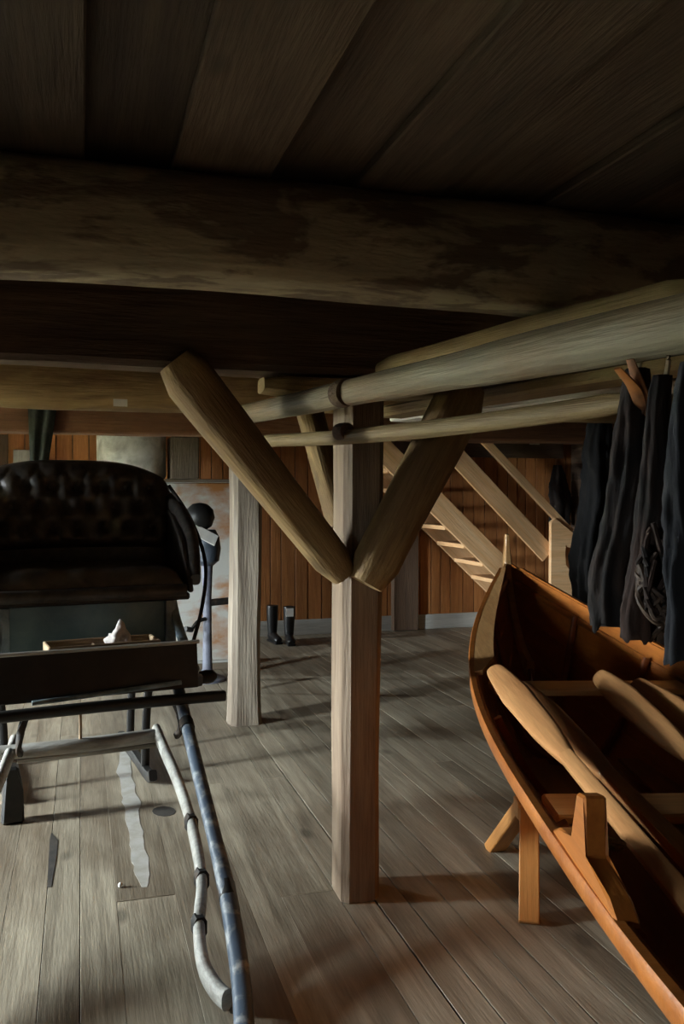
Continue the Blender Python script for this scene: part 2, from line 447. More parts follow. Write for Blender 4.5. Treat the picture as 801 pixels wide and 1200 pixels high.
# left wall with window openings
bm = bmesh.new()
edges = sorted(WIN); ys = Y0 - 0.1
for wy, ww, z0, z1 in edges:
    add_box(bm, (X0 - 0.09, (ys + wy - ww / 2) / 2, 1.2), (0.16, wy - ww / 2 - ys, 2.6))
    add_box(bm, (X0 - 0.09, wy, (z0 - 0.1) / 2), (0.16, ww, z0 + 0.1))
    add_box(bm, (X0 - 0.09, wy, (z1 + 2.5) / 2), (0.16, ww, 2.5 - z1))
    ys = wy + ww / 2
add_box(bm, (X0 - 0.09, (ys + Y1 + 0.1) / 2, 1.2), (0.16, Y1 + 0.1 - ys, 2.6))
struct(obj('wall_left', bm, 'wall_outer'), 'dark wall with two small windows and an added fill window')
for i, (wy, ww, z0, z1) in enumerate(edges):  # the first in this order is the added fill window
    we = struct(empty('window_%d' % (i + 1), (X0 - 0.09, wy, z0)), 'small window with a wooden frame')
    for s in (-1, 1): box('window_frame', (0, s * (ww / 2 - 0.025), (z1 - z0) / 2), (0.07, 0.05, z1 - z0), 'grey_trim_wood', we)
    for zz in (0.025, z1 - z0 - 0.025): box('window_frame', (0, 0, zz), (0.07, ww - 0.1, 0.05), 'grey_trim_wood', we)
    box('mullion', (0, 0, (z1 - z0) / 2), (0.04, ww - 0.1, 0.03), 'grey_trim_wood', we)
    for zz in ((z1 - z0) * 0.27, (z1 - z0) * 0.73): box('pane', (0, 0, zz), (0.004, ww - 0.1, (z1 - z0) * 0.4), 'window_glass', we, bv=0)

# ------------------------------------------------------------------ timbers
tag(timber('ceiling_beam', (X0 + 0.01, 2.10, 2.175), (X1 - 0.01, 2.10, 2.175), 0.25, 0.27, 'beam_wood', ex=2.9, wob=0.010, seed=1, n=28, nscale=2.2),
    'heavy hewn grey-brown ceiling beam standing clear of any post', 'beam', 'ceiling beams')
tag(timber('ceiling_beam', (X0 + 0.01, 3.19, 2.15), (X1 - 0.01, 3.19, 2.15), 0.23, 0.30, 'dark_beam_wood', ex=6, chamfer=0.02, wob=0.008, seed=2, n=24, nscale=2.2),
    'dark brown ceiling beam resting on the post with two log braces', 'beam', 'ceiling beams')
tag(timber('ceiling_beam', (X0 + 0.01, 4.56, 2.14), (X1 - 0.01, 4.56, 2.14), 0.22, 0.29, 'log_wood', ex=2.6, wob=0.014, seed=3, n=20, nscale=2.0, lumps=0.05),
    'lumpy light brown log beam with a small white paper label', 'beam', 'ceiling beams')
tag(timber('ceiling_beam', (X0 + 0.01, 5.78, 2.115), (X1 - 0.01, 5.78, 2.115), 0.22, 0.35, 'red_beam_wood', ex=7, wob=0.006, seed=4, n=20),
    'reddish ceiling beam above the plain grey post', 'beam', 'ceiling beams')
pl = at_y(141, 472, 4.44)
tag(box('paper_label', pl, (0.068, 0.004, 0.036), 'white_paper', bv=0.0), 'small white paper label stuck on the lumpy log beam', 'label')

# main post
post = timber('timber_post', (1.015, 3.19, 0), (1.03, 3.19, 1.925), 0.155, 0.20, 'post_wood', ex=14, chamfer=0.026, n=28, wob=0.006, seed=5, nscale=2.0)
tag(post, 'squared timber post carrying two slanting log braces', 'post', 'roof posts')
post2 = timber('timber_post', (1.06, 5.80, 0), (1.07, 5.80, 1.945), 0.20, 0.205, 'grey_post_wood', ex=9, chamfer=0.03, n=24, wob=0.010, seed=6, nscale=2.0,
               prof=lambda u: (1.0 + 0.10 * math.exp(-u * 14), 1.0 + 0.10 * math.exp(-u * 14)))
tag(post2, 'plain grey weathered post without braces near the white cabinet', 'post', 'roof posts')
# braces
bl0, bl1 = at_y(404, 674, 3.06), at_y(206, 422, 3.06)
tag(timber('brace_log', bl0, bl1, 0.14, 0.14, 'log_wood', ex=2.6, n=20, wob=0.006, seed=8, taper=1.34, ends=0.03),
    'thick round brace log leaning from the post towards the carriage', 'brace', 'log braces')
br0, br1 = at_y(428, 684, 3.02), at_y(548, 452, 3.02)
tag(timber('brace_log', br0, br1, 0.17, 0.175, 'log_wood', ex=2.5, n=20, wob=0.007, seed=9, taper=1.05, ends=0.03),
    'yellowish round brace log leaning from the post towards the staircase', 'brace', 'log braces')
tag(timber('brace_log', (1.0, 3.30, 1.40), (1.0, 4.18, 2.29), 0.10, 0.13, 'log_wood', ex=3, n=16, wob=0.005, seed=10, taper=1.1),
    'thinner brace log rising behind the post towards the reddish beam', 'brace', 'log braces')
# stored poles under the beams
pa = at_z(258, 492, 1.88); pb = at_z(800, 380, 1.88); pdir = (pb - pa).normalized()
tag(timber('pole', pa, pb + pdir * 0.9, 0.066, 0.070, 'grey_pole_wood', ex=2.2, n=18, wob=0.004, seed=11, taper=1.8, ends=0.02),
    'thickest grey peeled pole slung under the ceiling beams', 'pole', 'poles under the beams')
pa = at_z(446, 433, 1.99); pb = at_z(700, 372, 1.99)
tag(timber('pole', pa, pb + (pb - pa).normalized() * 0.3, 0.08, 0.085, 'pole_wood', ex=2.2, n=16, wob=0.006, seed=12, ends=0.04),
    'short yellow pole with a rounded end squeezed behind the thickest pole', 'pole', 'poles under the beams')
k0, k1 = at_y(312, 448, 3.09), at_y(545, 448, 3.09)
tag(timber('bolster', (k0.x, 3.19, 1.962), (k1.x - 0.1, 3.19, 1.962), 0.19, 0.075, 'pole_wood', ex=4, n=18, wob=0.006, seed=22, ends=0.12),
    'yellowish bolster block between the braced post and the dark beam', 'bolster')
pa = at_z(305, 517, 1.78); pb = at_z(742, 470, 1.78)
tag(timber('pole', pa, pb, 0.058, 0.058, 'pole_wood', ex=2.1, n=14, wob=0.003, seed=13, bow=-0.02, taper=1.0, ends=0.02),
    'slender yellow pole slung lowest across the post', 'pole', 'poles under the beams')
pa = at_z(455, 484, 1.955); pb = at_z(745, 437, 1.955)
tag(timber('plank', pa, pb + (pb - pa).normalized() * 0.5, 0.17, 0.05, 'pole_wood', ex=8, n=16, wob=0.003, seed=14),
    'wide brown plank laid flat under the beams behind the thickest pole', 'plank')
pa = at_z(470, 491, 1.965); pb = at_z(745, 458, 1.965)
tag(timber('plank', pa, pb + (pb - pa).normalized() * 0.4, 0.16, 0.035, 'pale_board_wood', ex=8, n=16, wob=0.002, seed=15),
    'pale whitish plank laid flat under the beams beside the brown plank', 'plank')
# cord lashings where the poles cross the post
for px, py, zz, rr, lab in ((402, 461, 1.88, 0.043, 'dark lashing around the thickest pole at the post'), (402, 506, 1.78, 0.031, 'dark lashing around the slender pole at the post')):
    c = at_z(px, py, zz)
    d = (at_z(800, 380, zz) - at_z(258, 492, zz)).normalized() if rr > 0.04 else (at_z(745, 470, zz) - at_z(305, 517, zz)).normalized()
    tag(lathe('lashing', [(rr, -0.028), (rr * 1.06, -0.015), (rr * 1.06, 0.015), (rr, 0.028)], 'dark_beam_wood', n=18,
              mtx=Matrix.Translation(c) @ d.to_track_quat('Z', 'Y').to_matrix().to_4x4()), lab, 'lashing')

# ------------------------------------------------------------------ staircase at the back wall
SY0, SY1 = 8.40, 9.17
st = tag(empty('staircase', (4.6, SY0, 0)), 'new pale pine staircase with open treads and a two-rail banister', 'staircase')
O = Vector((4.6, SY0, 0))
slope = Vector((-1.0, 0, 0.925)).normalized()
def strg(y, name):
    foot = Vector((5.02, y, 0.13)) - O; topp = Vector((2.76, y, 2.22)) - O
    bm = bmesh.new()
    L = (topp - foot).length
    add_box(bm, (L / 2, 0, 0), (L, 0.045, 0.235)); bevel(bm, 0.004)
    return obj(name, bm, 'new_pine', st, frame(foot, topp))
strg(SY0, 'stringer'); strg(SY1, 'stringer')
for k in range(1, 11):
    z = 0.2 * k
    xx = 5.02 - (z - 0.10) / 0.925 - 0.02
    box('tread', Vector((xx, (SY0 + SY1) / 2, z)) - O, (0.25, SY1 - SY0 - 0.045, 0.045), 'new_pine', st)
def rail(px0, px1, w, t, y, name):
    a, b = at_y(*px0, y), at_y(*px1, y)
    d = (a - b).normalized()
    bm = bmesh.new(); L = (a - b).length + 0.1
    add_box(bm, (L / 2, 0, 0), (L, t, w)); bevel(bm, 0.004)
    return obj(name, bm, 'new_pine', st, frame(b - O, b - O + d))
ry = SY0 - 0.045
rail((548, 496), (668, 624), 0.085, 0.05, ry, 'handrail')
rail((505, 503), (642, 650), 0.20, 0.035, ry, 'lower_rail')
# notched newel board
def npx(x, y):
    p = at_y(x, y, ry - 0.045) - O
    return (p.x, p.z)
newel = [npx(644, 612), npx(649, 607), npx(671, 625), npx(671.5, 637), npx(668, 642), npx(663.5, 641), npx(661, 637), npx(660.5, 650), npx(661, 662), npx(670.5, 674), npx(670, 700)]
newel += [(newel[-1][0], 0.0), (newel[0][0], 0.0)]
prism('newel_post', newel, 0.05, 'new_pine', st, Matrix.Translation((0, ry - 0.045 - SY0, 0)))
# dark stud on the back wall, and a plain label
s0 = at_y(474, 700, Y1 - 0.06)
struct(box('trim_1', (s0.x, Y1 - 0.06, 1.15), (0.30, 0.10, 2.28), 'dark_wall_wood'), 'dark vertical wall stud behind the post')
s1 = at_y(625, 512, Y1 - 0.05)
struct(box('trim_2', (4.3, Y1 - 0.05, 2.12), (2.5, 0.09, 0.26), 'dark_beam_wood'), 'dark horizontal wall beam above the staircase')
lb = at_y(626, 518, Y1 - 0.10)
tag(box('paper_label', (lb.x, Y1 - 0.098, lb.z), (0.13, 0.006, 0.06), 'white_paper', bv=0), 'small white paper label on the wall beam above the staircase', 'label')
# dark satchel hanging on the wall behind the newel, with a yellow tag
def bundle(name, top, length, r_top, r_mid, r_bot, mat, parent=None, folds=9, seed=0, flat=0.75, lean=(0, 0), deep=0.22, n=48, m=44, wave=0.12, rz=0.0):
    bm = bmesh.new(); rings = []
    for k in range(m + 1):
        u = k / m
        r = (r_top * (1 - u) ** 2 + 2 * r_mid * u * (1 - u) * 1.25 + r_bot * u * u)
        rg = []
        for i in range(n):
            t = 2 * PI * i / n
            nn = noise.noise(Vector((math.cos(t) * 1.5, math.sin(t) * 1.5, u * 2.2 + seed * 5.1)))
            f = 1 + deep * math.sin(folds * t + seed + 2.5 * nn) * min(1, 0.3 + u) + wave * nn * 2
            f += 0.16 * noise.noise(Vector((math.cos(t) * 3, math.sin(t) * 3, u * length * 16 + seed))) + 0.08 * noise.noise(Vector((math.cos(t) * 7, math.sin(t) * 7, u * length * 34)))
            ex = noise.noise(Vector((seed * 3.3, u * 3, 1.0))) * r * 0.5
            zb = -u * length + (noise.noise(Vector((math.cos(t) * 2, math.sin(t) * 2, seed))) * 0.10 * length * 0.5 if u > 0.85 else 0) * (u - 0.85) / 0.15
            rg.append(bm.verts.new((r * f * math.cos(t) + ex + lean[0] * u, r * f * flat * math.sin(t) + lean[1] * u, zb)))
        rings.append(rg)
    for a, b in zip(rings, rings[1:]):
        for i in range(n): bm.faces.new((a[i], a[(i + 1) % n], b[(i + 1) % n], b[i]))
    bm.faces.new(rings[0][::-1]); bm.faces.new(rings[-1])
    return obj(name, bm, mat, parent, (Matrix.Translation(top) if parent is None else Matrix.Translation(top)) @ Matrix.Rotation(rz, 4, 'Z'), True)
sp = at_y(653, 545, Y1 - 0.10)
sat = tag(bundle('hanging_bag', (sp.x, Y1 - 0.11, sp.z), 0.72, 0.05, 0.14, 0.12, 'net_dark', folds=5, seed=4, flat=0.5), 'dark limp bag hanging on the pine wall beyond the stair rail', 'bag')
tp = at_y(650, 605, Y1 - 0.2)
box('paper_tag', Vector((tp.x, Y1 - 0.2, tp.z)) - Vector((sp.x, Y1 - 0.11, sp.z)), (0.10, 0.01, 0.06), 'white_paper', sat, rot=Matrix.Rotation(0.5, 4, 'Y'), bv=0)

# ------------------------------------------------------------------ boat (fitted: length 5.8, beam 1.0)
BXC, BD, LH, HB, EB, ZM, ZE, EZ, AS = 0.987, 1.998, 2.9, 0.506, 2.79, 0.808, 1.171, 2.487, 1.1
ct, sn = math.cos(THETA), math.sin(THETA)
BO = Vector((BD * sn + BXC * ct, BD * ct - BXC * sn, 0))
boat = tag(empty('rowing_boat', BO, -(THETA - 0.016)), 'varnished orange clinker rowing boat with a high stem, resting on trestles', 'boat')
def b_half(s): return HB * max(0.0, 1 - abs(s) ** EB) ** AS
def z_sheer(s): return ZM + (ZE - ZM) * abs(s) ** EZ
def z_keel(s): return 0.37 + 0.30 * abs(s) ** 5
def hull(s, t, off=0.0):
    """s -1..1 stern to bow, t 0..1 keel to sheer"""
    y = s * LH * (1 - 0.20 * (1 - t) ** 1.6 * abs(s) ** 3)
    b = b_half(s)
    x = b * (t ** 0.62)
    z = z_keel(s) + (z_sheer(s) - z_keel(s)) * (t ** 1.45)
    return Vector((x + 0.012 + off, y, z))
TS = [0.0, 0.22, 0.44, 0.68, 1.0]
NS = 72
def strake(k, side):
    bm = bmesh.new()
    t0, t1 = TS[k], TS[k + 1]
    t0 = max(0.0, t0 - (0.02 if k else 0))
    rows = []
    for j in range(5):
        t = t0 + (t1 - t0) * j / 4
        off = 0.010 * (1 - j / 4) if k else 0.0
        rows.append([hull(-1 + 2 * i / NS, t, off) for i in range(NS + 1)])
    th = 0.014
    outer = [[bm.verts.new((side * p.x, p.y, p.z)) for p in r] for r in rows]
    inner = [[bm.verts.new((side * max(0.002, p.x - th), p.y, p.z + (0.004 if k == 0 else 0))) for p in r] for r in rows]
    for G in (outer, inner):
        for j in range(4):
            for i in range(NS): bm.faces.new((G[j][i], G[j][i + 1], G[j + 1][i + 1], G[j + 1][i]))
    for i in range(NS):
        bm.faces.new((outer[4][i], outer[4][i + 1], inner[4][i + 1], inner[4][i]))
        bm.faces.new((outer[0][i], outer[0][i + 1], inner[0][i + 1], inner[0][i]))
    for i in (0, NS):
        for j in range(4): bm.faces.new((outer[j][i], outer[j + 1][i], inner[j + 1][i], inner[j][i]))
    # grain along the boat: rotate so that local X is fore and aft
    bmesh.ops.rotate(bm, verts=bm.verts, matrix=Matrix.Rotation(-PI / 2, 3, 'Z'))
    o = obj('strake', bm, 'boat_pine', boat, Matrix.Rotation(PI / 2, 4, 'Z'), True)
    try: o.data.set_sharp_from_angle(angle=math.radians(50))
    except Exception: pass
    return o
for k in range(4):
    for side in (-1, 1): strake(k, side)
# keel and stems
sweep('keel', [(0, s * LH * 0.8, z_keel(s * 0.98) - 0.02) for s in (-0.95, -0.7, -0.4, 0, 0.4, 0.7, 0.95)], (0.022, 0.028), 'boat_pine', boat, n=8, ex=6)
for sg in (1, -1):
    pts = []
    for t in (0.0, 0.15, 0.35, 0.6, 0.85, 1.0):
        p = hull(sg * 1.0, t); pts.append((0, p.y + sg * 0.012, p.z))
    p = hull(sg, 1.0)
    pts.append((0, p.y + sg * 0.02, p.z + 0.08)); pts.append((0, p.y + sg * 0.015, p.z + 0.155))
    sweep('stem', pts, [(0.045, 0.022)] * 6 + [(0.034, 0.014), (0.022, 0.011)], 'boat_light', boat, n=10, ex=5, up=Vector((1, 0, 0)))
# gunwale rails (outside and inside) and a narrow moulding inside the sheer strake
for side in (-1, 1):
    def sheer(off, dz, a=-0.97, b=0.965, n=26, t=1.0):
        out = []
        for i in range(n):
            p = hull(a + (b - a) * i / (n - 1), t)
            out.append((side * max(0.012, p.x + off), p.y, p.z + dz))
        return out
    sweep('gunwale_rail', sheer(0.006, -0.016), (0.013, 0.022), 'boat_pine', boat, n=8, ex=5, smooth_pts=3)
    sweep('inner_rail', sheer(-0.030, -0.075), (0.010, 0.016), 'boat_pine', boat, n=8, ex=5, smooth_pts=3)
# added pale plank painting the sheen of the bow's inner side, facing the post
bm = bmesh.new(); rows = []
for i in range(25):
    sv = 0.46 + 0.50 * i / 24
    p = hull(sv, 1.0); wd_ = 0.085 * min(1, (i + 2) / 5) * (1 - (i / 24) ** 3 * 0.75)
    rows.append([bm.verts.new((-(max(0.02, p.x + a)), p.y, p.z + b)) for a, b in ((0.012, 0.004), (-min(wd_, p.x * 0.8 + 0.01), 0.012), (-min(wd_, p.x * 0.8 + 0.01), -0.008), (0.012, -0.012))])
for a, b in zip(rows, rows[1:]):
    for i in range(4): bm.faces.new((a[i], a[(i + 1) % 4], b[(i + 1) % 4], b[i]))
bm.faces.new(rows[0]); bm.faces.new(rows[-1])
bmesh.ops.rotate(bm, verts=bm.verts, matrix=Matrix.Rotation(-PI / 2, 3, 'Z'))
obj('bow_sheen_plank', bm, 'boat_light', boat, RZ90)
# ribs
for s in (-0.62, -0.3, 0.02, 0.33, 0.58, 0.78):
    pts = []
    for t in (0.93, 0.85, 0.65, 0.45, 0.25, 0.08): p = hull(s, t); pts.append((-(p.x - 0.034), p.y, p.z))
    for t in (0.08, 0.25, 0.45, 0.65, 0.85, 0.93): p = hull(s, t); pts.append((p.x - 0.034, p.y, p.z))
    pts[5] = (pts[5][0], pts[5][1], pts[5][2] + 0.02); pts[6] = (pts[6][0], pts[6][1], pts[6][2] + 0.02)
    sweep('rib', pts, (0.014, 0.014), 'boat_inside', boat, n=8, ex=6, smooth_pts=4, up=Vector((0, 1, 0)))
# floor boards inside
for side in (-1, 1):
    for j in (0, 1):
        bm = bmesh.new(); add_box(bm, (0, 0, 0), (3.1, 0.13, 0.014)); bevel(bm, 0.003)
        obj('bottom_board', bm, 'boat_inside', boat, Matrix.Translation((side * (0.07 + 0.14 * j), -0.1, 0.455 + 0.03 * j)) @ RZ90)
# thwarts
def thwart(y, dz=-0.16, w=0.19, t=0.90):
    s = y / LH
    p = hull(s, t); q = hull((y + w / 2) / LH, t)
    hw = min(p.x, q.x) - 0.03
    box('thwart', (0, y, p.z + 0.0), (2 * hw, w, 0.026), 'boat_light', boat, bv=0.006)
for y, t in ((1.36, 0.90), (0.20, 0.90), (-0.75, 0.74), (-1.6, 0.70)): thwart(y, w=0.16, t=t)
# oarlock blocks on the gunwales
for side in (-1, 1):
    for y in (-0.32, -1.45):
        p = hull(y / LH, 1.0)
        kb = prism('oarlock', [(-0.22, 0), (0.22, 0), (0.16, 0.03), (0.06, 0.045), (0.03, 0.15), (-0.02, 0.16), (-0.03, 0.045), (-0.16, 0.03)], 0.045, 'boat_pine', boat,
                   Matrix.Translation((side * (p.x - 0.012), y, p.z + 0.0)) @ Matrix.Rotation(PI / 2, 4, 'Z'), bv=0.005)
        sweep('oar_loop', [(side * (p.x - 0.03), y + 0.03, p.z + 0.06), (side * (p.x - 0.09), y + 0.05, p.z + 0.04), (side * (p.x - 0.10), y + 0.12, p.z + 0.0), (side * (p.x - 0.05), y + 0.10, p.z + 0.03)], (0.006, 0.006), 'rope', boat, n=6)
# oars lying in the boat, blades to the bow
def oar(label, tip, butt, roll):
    """tip and butt are world points; the blade is the first 0.85 m"""
    tip, butt = Vector(tip), Vector(butt)
    M = frame(tip, butt, roll)
    L = (butt - tip).length
    e = tag(empty('oar', tip), label, 'oar', 'oars lying in the boat')
    e.matrix_basis = M
    bm = bmesh.new()
    sweep_bm(bm, [(0, 0, 0), (0.06, 0, 0), (0.35, 0, 0), (0.72, 0, 0), (0.95, 0, 0)], [(0.014, 0.006), (0.036, 0.008), (0.052, 0.011), (0.042, 0.015), (0.021, 0.019)], 12, 3.0)
    obj('blade', bm, 'oar_wood', e, None, True)
    bm = bmesh.new()
    sweep_bm(bm, [(0.93, 0, 0), (1.4, 0, 0), (L * 0.7, 0, 0), (L - 0.16, 0, 0)], [(0.021, 0.019), (0.022, 0.022), (0.024, 0.024), (0.022, 0.022)], 12, 5.0)
    o = obj('loom', bm, 'oar_wood', e, None, True)
    try: o.data.set_sharp_from_angle(angle=math.radians(35))
    except Exception: pass
    bm = bmesh.new(); sweep_bm(bm, [(L - 0.17, 0, 0), (L - 0.10, 0, 0), (L, 0, 0)], [(0.018, 0.018), (0.014, 0.014), (0.016, 0.016)], 10, 2.0)
    obj('handle', bm, 'oar_wood', e, None, True)
def extend(a, b, L): return a + (b - a).normalized() * L
ZT = 0.83
oa = at_z(577, 782, 0.90); ob = at_z(801, 1052, 0.80)
oar('oar with its blade raised against the side facing the post, topmost of its pair', oa, extend(oa, ob, 2.7), 0.5)
oa2 = at_z(606, 800, 0.85); ob2 = at_z(801, 1000, 0.79)
oar('oar lying under the raised-blade oar along the side facing the post', oa2, extend(oa2, ob2, 2.7), 0.2)
oc = at_z(699, 790, 0.86); od = at_z(801, 880, 0.83)
oar('oar with a narrow reddish blade on the side under the hanging nets', oc, extend(oc, od, 2.7), 0.85)
oc2 = at_z(742, 800, 0.86); od2 = at_z(801, 842, 0.848)
oar('oar nearest the boat planks under the hanging nets', oc2, extend(oc2, od2, 2.7), 0.8)

# trestles under the boat
def trestle(ly, label):
    rz = -(THETA - 0.016)
    Mb = Matrix.Translation(BO) @ Matrix.Rotation(rz, 4, 'Z')
    base = Mb @ Vector((0, ly, 0))
    e = tag(empty('trestle', base, rz), label, 'trestle', 'boat trestles')
    zt = z_keel(ly / (LH * 0.9)) - 0.052
    box('crossbar', (0, 0, zt - 0.035), (0.54, 0.09, 0.07), 'trestle_pine', e)
    for sx in (-1, 1):
        for sy in (-1, 1):
            top = Vector((sx * 0.22, sy * 0.02, zt - 0.02)); ft = Vector((sx * 0.285, sy * 0.30, 0.03))
            bm = bmesh.new(); L = (top - ft).length + 0.05
            add_box(bm, (L / 2 - 0.05, 0, 0), (L, 0.075, 0.055)); bevel(bm, 0.004)
            obj('leg', bm, 'trestle_pine', e, frame(ft, top))
trestle(1.43, 'low pine trestle under the bow of the boat')
trestle(-1.45, 'low pine trestle under the stern of the boat')

# ------------------------------------------------------------------ hanging nets / hides
def hang(name, label, px_top, depth_y, px_bot, rt, rm, rb, mat, seed, flat=0.7, folds=8, group='dark bundles hanging over the boat', cat='bundle', deep=0.22):
    tpos = at_y(*px_top, depth_y); bpos = at_y(*px_bot, depth_y)
    o = bundle(name, tpos, tpos.z - bpos.z, rt, rm, rb, mat, seed=seed, flat=flat, folds=folds, lean=(bpos.x - tpos.x, 0), deep=deep)
    tag(o, label, cat, group)
    return o, tpos
def tangle(o, x, z, seed, mat='net_brown'):
    q = random.Random(seed)
    for k in range(5):
        pts = []
        a0 = q.uniform(0, 6.28)
        for i in range(7):
            a = a0 + i * q.uniform(0.7, 1.1)
            r = q.uniform(0.026, 0.046)
            pts.append((x + r * math.cos(a), -0.035 + r * 0.7 * math.sin(a), z + q.uniform(-0.06, 0.06) - 0.012 * i))
        sweep('cord_tangle', pts, (0.006, 0.005), mat, o, n=6, smooth_pts=5)
def cord(o):
    sweep('tie_cord', [(0, 0, -0.02), (0.01, 0, 0.04), (0.0, 0, 0.10)], (0.006, 0.006), 'rope', o, n=6)
o, t = hang('hanging_bundle', 'dark brown wrinkled bundle with orange leather flaps tied at its top', (746, 432), 1.56, (716, 732), 0.026, 0.050, 0.043, 'net_dark', 1, deep=0.10)
for k, (dx, dz) in enumerate(((-0.055, -0.02), (-0.035, 0.0), (0.028, -0.01))):
    sweep('flap', [(0, -0.02, -0.10), (dx * 0.6, -0.04, -0.05), (dx * 1.5, -0.05, 0.01 + dz)], [(0.012, 0.004), (0.016, 0.005), (0.010, 0.003)], 'orange_leather', o, n=8)
cord(o)
o, t = hang('hanging_bundle', 'reddish brown wrinkled bundle with a knotted lower end', (778, 440), 1.44, (752, 748), 0.020, 0.038, 0.036, 'net_brown', 2, deep=0.10)
cord(o)
tangle(o, -0.035, -0.34, 5)
tangle(o, -0.04, -0.40, 8, 'rope_dark')
o, t = hang('hanging_bundle', 'blue-black bulky bundle hanging beside the reddish brown one', (815, 425), 1.33, (803, 775), 0.032, 0.050, 0.04, 'net_blue', 3, deep=0.10)
cord(o)
o, t = hang('hanging_net', 'long black net hanging from a beam beyond the boat', (703, 470), 4.62, (697, 712), 0.06, 0.10, 0.11, 'net_black', 5, flat=0.8, deep=0.12)
o, t = hang('hanging_net', 'wide black net hanging between the long net and the dark plank wall', (762, 480), 4.62, (770, 720), 0.10, 0.19, 0.20, 'net_black', 6, flat=0.6, deep=0.12)

# ------------------------------------------------------------------ carriage
PHI = math.radians(7.5)
CO = Vector((0.02, 4.45, 0))
car = tag(empty('carriage', CO, PHI), 'old horse carriage with a black tufted leather seat and shafts on the floor', 'carriage')
CI = (Matrix.Translation(CO) @ Matrix.Rotation(PHI, 4, 'Z')).inverted()
def cl(p): return CI @ Vector(p)
# tufted backrest
def backrest():
    bm = bmesh.new()
    NU, NV = 84, 40
    hw, h, th = 0.53, 0.47, 0.13
    btn = []
    for r in range(3):
        for k in range(7 - (r % 2)):
            btn.append((-0.39 + (0.065 if r % 2 else 0) + 0.13 * k, 0.13 + 0.105 * r))
    def pt(u, v):
        c = (1 - 0.10 * abs(2 * v - 1) ** 4)
        x = u * hw * c
        z = 0.02 + v * (h - 0.085 * abs(u) ** 3.2) - 0.015 * (1 - v) * abs(u) ** 3
        e = max(0.0, 1 - abs(u) ** 7) ** 0.5 * max(0.0, 1 - abs(2 * v - 1) ** 5) ** 0.5
        d = th * (0.25 + 0.75 * e)
        for bx, bz in btn:
            r2 = (x - bx) ** 2 + (z - bz) ** 2
            d -= 0.045 * math.exp(-r2 / 0.0011)
        gx = (x + 0.39) / 0.13; gz = (z - 0.13) / 0.105
        if 0.02 < v < 0.98:
            a = abs(math.sin(PI * (gx - gz * 0.5))); b2 = abs(math.sin(PI * (gx + gz * 0.5)))
            d -= 0.016 * (math.exp(-a * 7) + math.exp(-b2 * 7)) * e
        d += 0.006 * noise.noise(Vector((x * 14, z * 14, 2)))
        return Vector((x, -d * e ** 0.15 + 0.16 * (v - 0.5) * 0.8, z))
    G = [[bm.verts.new(pt(-1 + 2 * i / NU, j / NV)) for i in range(NU + 1)] for j in range(NV + 1)]
    B = [[bm.verts.new(Vector((G[j][i].co.x, 0.045 + 0.16 * (j / NV - 0.5) * 0.8, G[j][i].co.z))) for i in range(NU + 1)] for j in range(NV + 1)]
    for A, fl in ((G, 1), (B, 0)):
        for j in range(NV):
            for i in range(NU): bm.faces.new((A[j][i], A[j][i + 1], A[j + 1][i + 1], A[j + 1][i]))
    for i in range(NU):
        for j in (0, NV): bm.faces.new((G[j][i], G[j][i + 1], B[j][i + 1], B[j][i]))
    for j in range(NV):
        for i in (0, NU): bm.faces.new((G[j][i], G[j + 1][i], B[j + 1][i], B[j][i]))
    o = obj('backrest', bm, 'leather', car, Matrix.Translation((0, 0.42, 1.25)), True)
    for bx, bz in btn:
        lathe('button', [(0.011, 0), (0.010, 0.006), (0.004, 0.009)], 'leather', o, n=10,
              mtx=Matrix.Translation((bx, -0.075 + 0.128 * (bz / 0.47 - 0.5), bz)) @ Matrix.Rotation(PI / 2, 4, 'X'))
backrest()
def cushion():
    bm = bmesh.new(); NU, NV = 40, 24
    hw, dp, th = 0.45, 0.52, 0.13
    def pt(u, v):
        e = max(0, 1 - abs(u) ** 8) ** 0.5 * max(0, 1 - abs(2 * v - 1) ** 8) ** 0.5
        return Vector((u * hw, (v - 0.5) * dp, th * (0.35 + 0.65 * e) + 0.012 * noise.noise(Vector((u * 4, v * 4, 1)))))
    G = [[bm.verts.new(pt(-1 + 2 * i / NU, j / NV)) for i in range(NU + 1)] for j in range(NV + 1)]
    B = [[bm.verts.new((G[j][i].co.x, G[j][i].co.y, 0)) for i in range(NU + 1)] for j in range(NV + 1)]
    for A in (G, B):
        for j in range(NV):
            for i in range(NU): bm.faces.new((A[j][i], A[j][i + 1], A[j + 1][i + 1], A[j + 1][i]))
    for i in range(NU):
        for j in (0, NV): bm.faces.new((G[j][i], G[j][i + 1], B[j][i + 1], B[j][i]))
    for j in range(NV):
        for i in (0, NU): bm.faces.new((G[j][i], G[j + 1][i], B[j + 1][i], B[j][i]))
    obj('seat_cushion', bm, 'worn_leather', car, Matrix.Translation((0, 0.10, 1.07)), True)
cushion()
box('back_panel', (0, 0.40, 1.18), (0.96, 0.05, 0.30), 'leather', car, bv=0.008)
box('seat_board', (0, 0.11, 1.045), (0.96, 0.58, 0.035), 'black_paint', car, bv=0.008)
sweep('seat_edge_roll', [(-0.46, -0.17, 1.075), (0, -0.175, 1.075), (0.46, -0.17, 1.075)], (0.028, 0.032), 'worn_leather', car, n=10)
